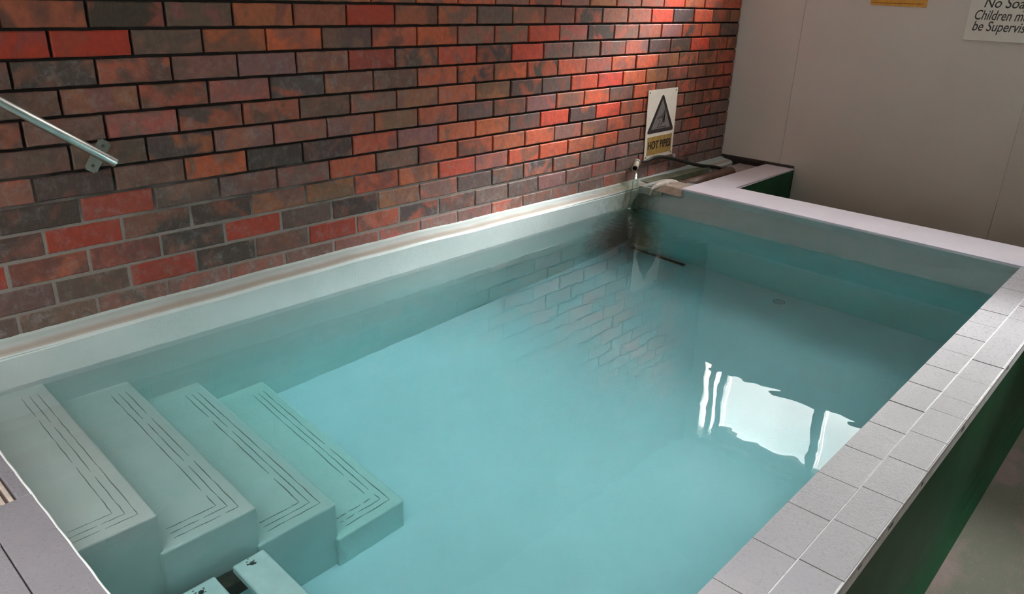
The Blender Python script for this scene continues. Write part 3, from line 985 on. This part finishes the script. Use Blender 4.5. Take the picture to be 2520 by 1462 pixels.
for i, (u, v) in enumerate([(.05, .965), (.94, .965), (.05, .03), (.94, .04)]):
    bm = bmesh.new(); c = S(u, v, -.0100)
    tube(bm, [c, c + Vector((0, -.0022, 0))], [.0052, .004], 12)
    adopt(obj('screw', bm, simple('sign_screw', (0.12, 0.09, 0.07), .4, .2)), sg)

# ------------------------------------------------------------------ notices on the end wall
nb = thing('pool_rules_sign', 'pale rules board with black italic lettering on the end wall', 'sign', (XE - .01, -1.7, .2))
bm = bmesh.new()
box(bm, XE - .0115, XE, -2.12, -1.405, -.068, .42, 0, .0015)
adopt(obj('sign_board', bm, SIGNG), nb)
def line(txt, y0, y1, zb, h):
    o = fit_text(txt, BLACK, 'lettering', (XE - .0119, y0, zb), (0, -1, 0), (0, 0, 1), y0 - y1, h, shear=.22, capref=.70, bold=.006)
    adopt(o, nb)
line('No Soap', -1.474, -1.704, .109, .052)
line('Children must', -1.440, -1.744, .044, .052)
line('be Supervised', -1.441, -1.762, -.0145, .052)

yn = thing('orange_notice', 'small orange notice with tiny print at the top of the end wall', 'notice', (XE - .005, -1.01, .2))
bm = bmesh.new()
b = bmesh.new()
box(b, XE - .004, XE, -1.172, -.851, .102, .30)
for v in b.verts:
    if v.co.z < .2: v.co.z += (-.851 - v.co.y) * -.018
merge(bm, b)
adopt(obj('notice_sheet', bm, ORANGE), yn)
bm = bmesh.new()
rr = random.Random(9); y = -.865
while y > -1.15:
    L = rr.uniform(.006, .016)
    box(bm, XE - .0046, XE - .004, y - L, y, .1115, .1165); y -= L + .0035
adopt(obj('small_print', bm, ORANGED), yn)

# ------------------------------------------------------------------ handrail
hr = thing('handrail', 'brushed steel handrail sloping down the brick wall beside the steps', 'handrail', (-.2, -.06, -.15))
e1 = Vector((.229, -.062, -.4475)); e0 = Vector((-.057, -.062, -.2330)); dr = (e1 - e0).normalized()
e00 = e1 - dr * 1.35
bm = bmesh.new()
tube(bm, [e00, e1 - dr * .001, e1], [.0158, .0158, .0148], 32)
adopt(obj('rail', bm, STEEL), hr)
for off in (.042, 1.15):
    c = e1 - dr * off
    pc = Vector((c.x, 0, c.z)); n = Vector((-dr.z, 0, dr.x)).normalized()
    bm = bmesh.new(); b = bmesh.new(); bmesh.ops.create_cube(b, size=1)
    for v in b.verts: v.co = Vector((v.co.x * .040, v.co.y * .005, v.co.z * .112))
    bmesh.ops.bevel(b, geom=[e for e in b.edges if abs(e.verts[0].co.y - e.verts[1].co.y) > .004], offset=.006, segments=4, affect='EDGES')
    ang = math.atan2(n.x, n.z)
    # plate centre as seen on the wall
    if off < .1: pc = Vector((.198, 0, -.4305)); ang = math.radians(34)
    Mx = Matrix.Translation(pc + Vector((0, -.006, 0))) @ Matrix.Rotation(ang, 4, 'Y')
    merge(bm, b, 0, Mx)
    br = adopt(obj('bracket_plate', bm, simple('zinc_bracket', (0.30, 0.31, 0.27), .45, .15, 40, metal=.3)), hr)
    bm = bmesh.new(); tube(bm, [pc + Vector((0, -.006, 0)), Vector((c.x, -.05, c.z))], .006, 12)
    adopt(obj('bracket_post', bm, STEEL), hr)
    for s_ in (-.036, .036):
        bm = bmesh.new(); q = Mx @ Vector((0, -.0025, s_)); tube(bm, [q, q + Vector((0, -.0018, 0))], [.005, .004], 12)
        sc = adopt(obj('screw', bm, simple('bracket_screw', (0.10, 0.10, 0.085), .5, .2)), hr)
        sc.parent = br; sc.matrix_parent_inverse = Matrix.Identity(4)

# ------------------------------------------------------------------ light
w = bpy.data.worlds.new('World'); SC.world = w; w.use_nodes = True
wt = w.node_tree; bg = wt.nodes['Background']
# overcast sky with a bright hazy patch about 50 degrees up, beyond the end window
def wn(t, op=None, **k):
    n = wt.nodes.new(t)
    if op: n.operation = op
    return n
tc = wn('ShaderNodeTexCoord')
dt = wn('ShaderNodeVectorMath', 'DOT_PRODUCT'); wt.links.new(tc.outputs['Generated'], dt.inputs[0])
dt.inputs[1].default_value = Vector((math.cos(math.radians(47)), -.36, math.sin(math.radians(46)))).normalized()
mr = wn('ShaderNodeMapRange'); mr.inputs['From Min'].default_value = .915; mr.inputs['From Max'].default_value = 1.0; mr.clamp = True
wt.links.new(dt.outputs['Value'], mr.inputs['Value'])
pw = wn('ShaderNodeMath', 'POWER'); wt.links.new(mr.outputs[0], pw.inputs[0]); pw.inputs[1].default_value = SKY_POW
ml = wn('ShaderNodeMath', 'MULTIPLY_ADD'); wt.links.new(pw.outputs[0], ml.inputs[0]); ml.inputs[1].default_value = SKY_GLOW; ml.inputs[2].default_value = SKY_BASE
cl = wn('ShaderNodeTexNoise'); wt.links.new(tc.outputs['Generated'], cl.inputs['Vector']); cl.inputs['Scale'].default_value = 9; cl.inputs['Detail'].default_value = 3
cm = wn('ShaderNodeMapRange'); wt.links.new(cl.outputs[0], cm.inputs['Value']); cm.inputs['From Min'].default_value = .35; cm.inputs['From Max'].default_value = .65; cm.inputs['To Min'].default_value = .84; cm.inputs['To Max'].default_value = 1.1
m2 = wn('ShaderNodeMath', 'MULTIPLY'); wt.links.new(ml.outputs[0], m2.inputs[0]); wt.links.new(cm.outputs[0], m2.inputs[1])
bg.inputs[0].default_value = (1.0, .985, .975, 1)
wt.links.new(m2.outputs[0], bg.inputs[1])
w.cycles.sampling_method = 'MANUAL'; w.cycles.sample_map_resolution = 512
def portal(name, loc, rot, sx, sy):
    L = bpy.data.lights.new(name, 'AREA'); L.shape = 'RECTANGLE'; L.size = sx; L.size_y = sy; L.energy = 1
    L.cycles.is_portal = True
    o = bpy.data.objects.new(name, L); o.location = loc; o.rotation_euler = rot; link(o)
portal('window_portal', (XE + .118, -1.765, .785), (0, math.radians(90), 0), .63, 3.31)
portal('added_skylight_portal', ((K[0] + K[1]) / 2, (K[2] + K[3]) / 2, ROOMZ + .079), (0, 0, 0), K[1] - K[0], K[3] - K[2])

# ------------------------------------------------------------------ camera
cam = bpy.data.cameras.new('camera'); cam.sensor_width = 36; cam.sensor_fit = 'HORIZONTAL'
cam.lens = 1872.06 / 2520 * 36
cam.clip_start = .01
co = bpy.data.objects.new('camera', cam); link(co)
co.location = (-.69332, -2.65414, .10769); co.rotation_euler = (1.188464, -.032125, -.819391)
SC.camera = co

SC.view_settings.view_transform = 'Standard'; SC.view_settings.look = 'None'
SC.view_settings.exposure = .95; SC.view_settings.gamma = 1; SC.view_settings.use_curve_mapping = False
c = SC.cycles
c.max_bounces = 12; c.diffuse_bounces = 6; c.glossy_bounces = 4; c.transmission_bounces = 8; c.transparent_max_bounces = 16
c.caustics_refractive = True; c.caustics_reflective = False
c.sample_clamp_indirect = 60.0; c.blur_glossy = .5
c.use_denoising = True
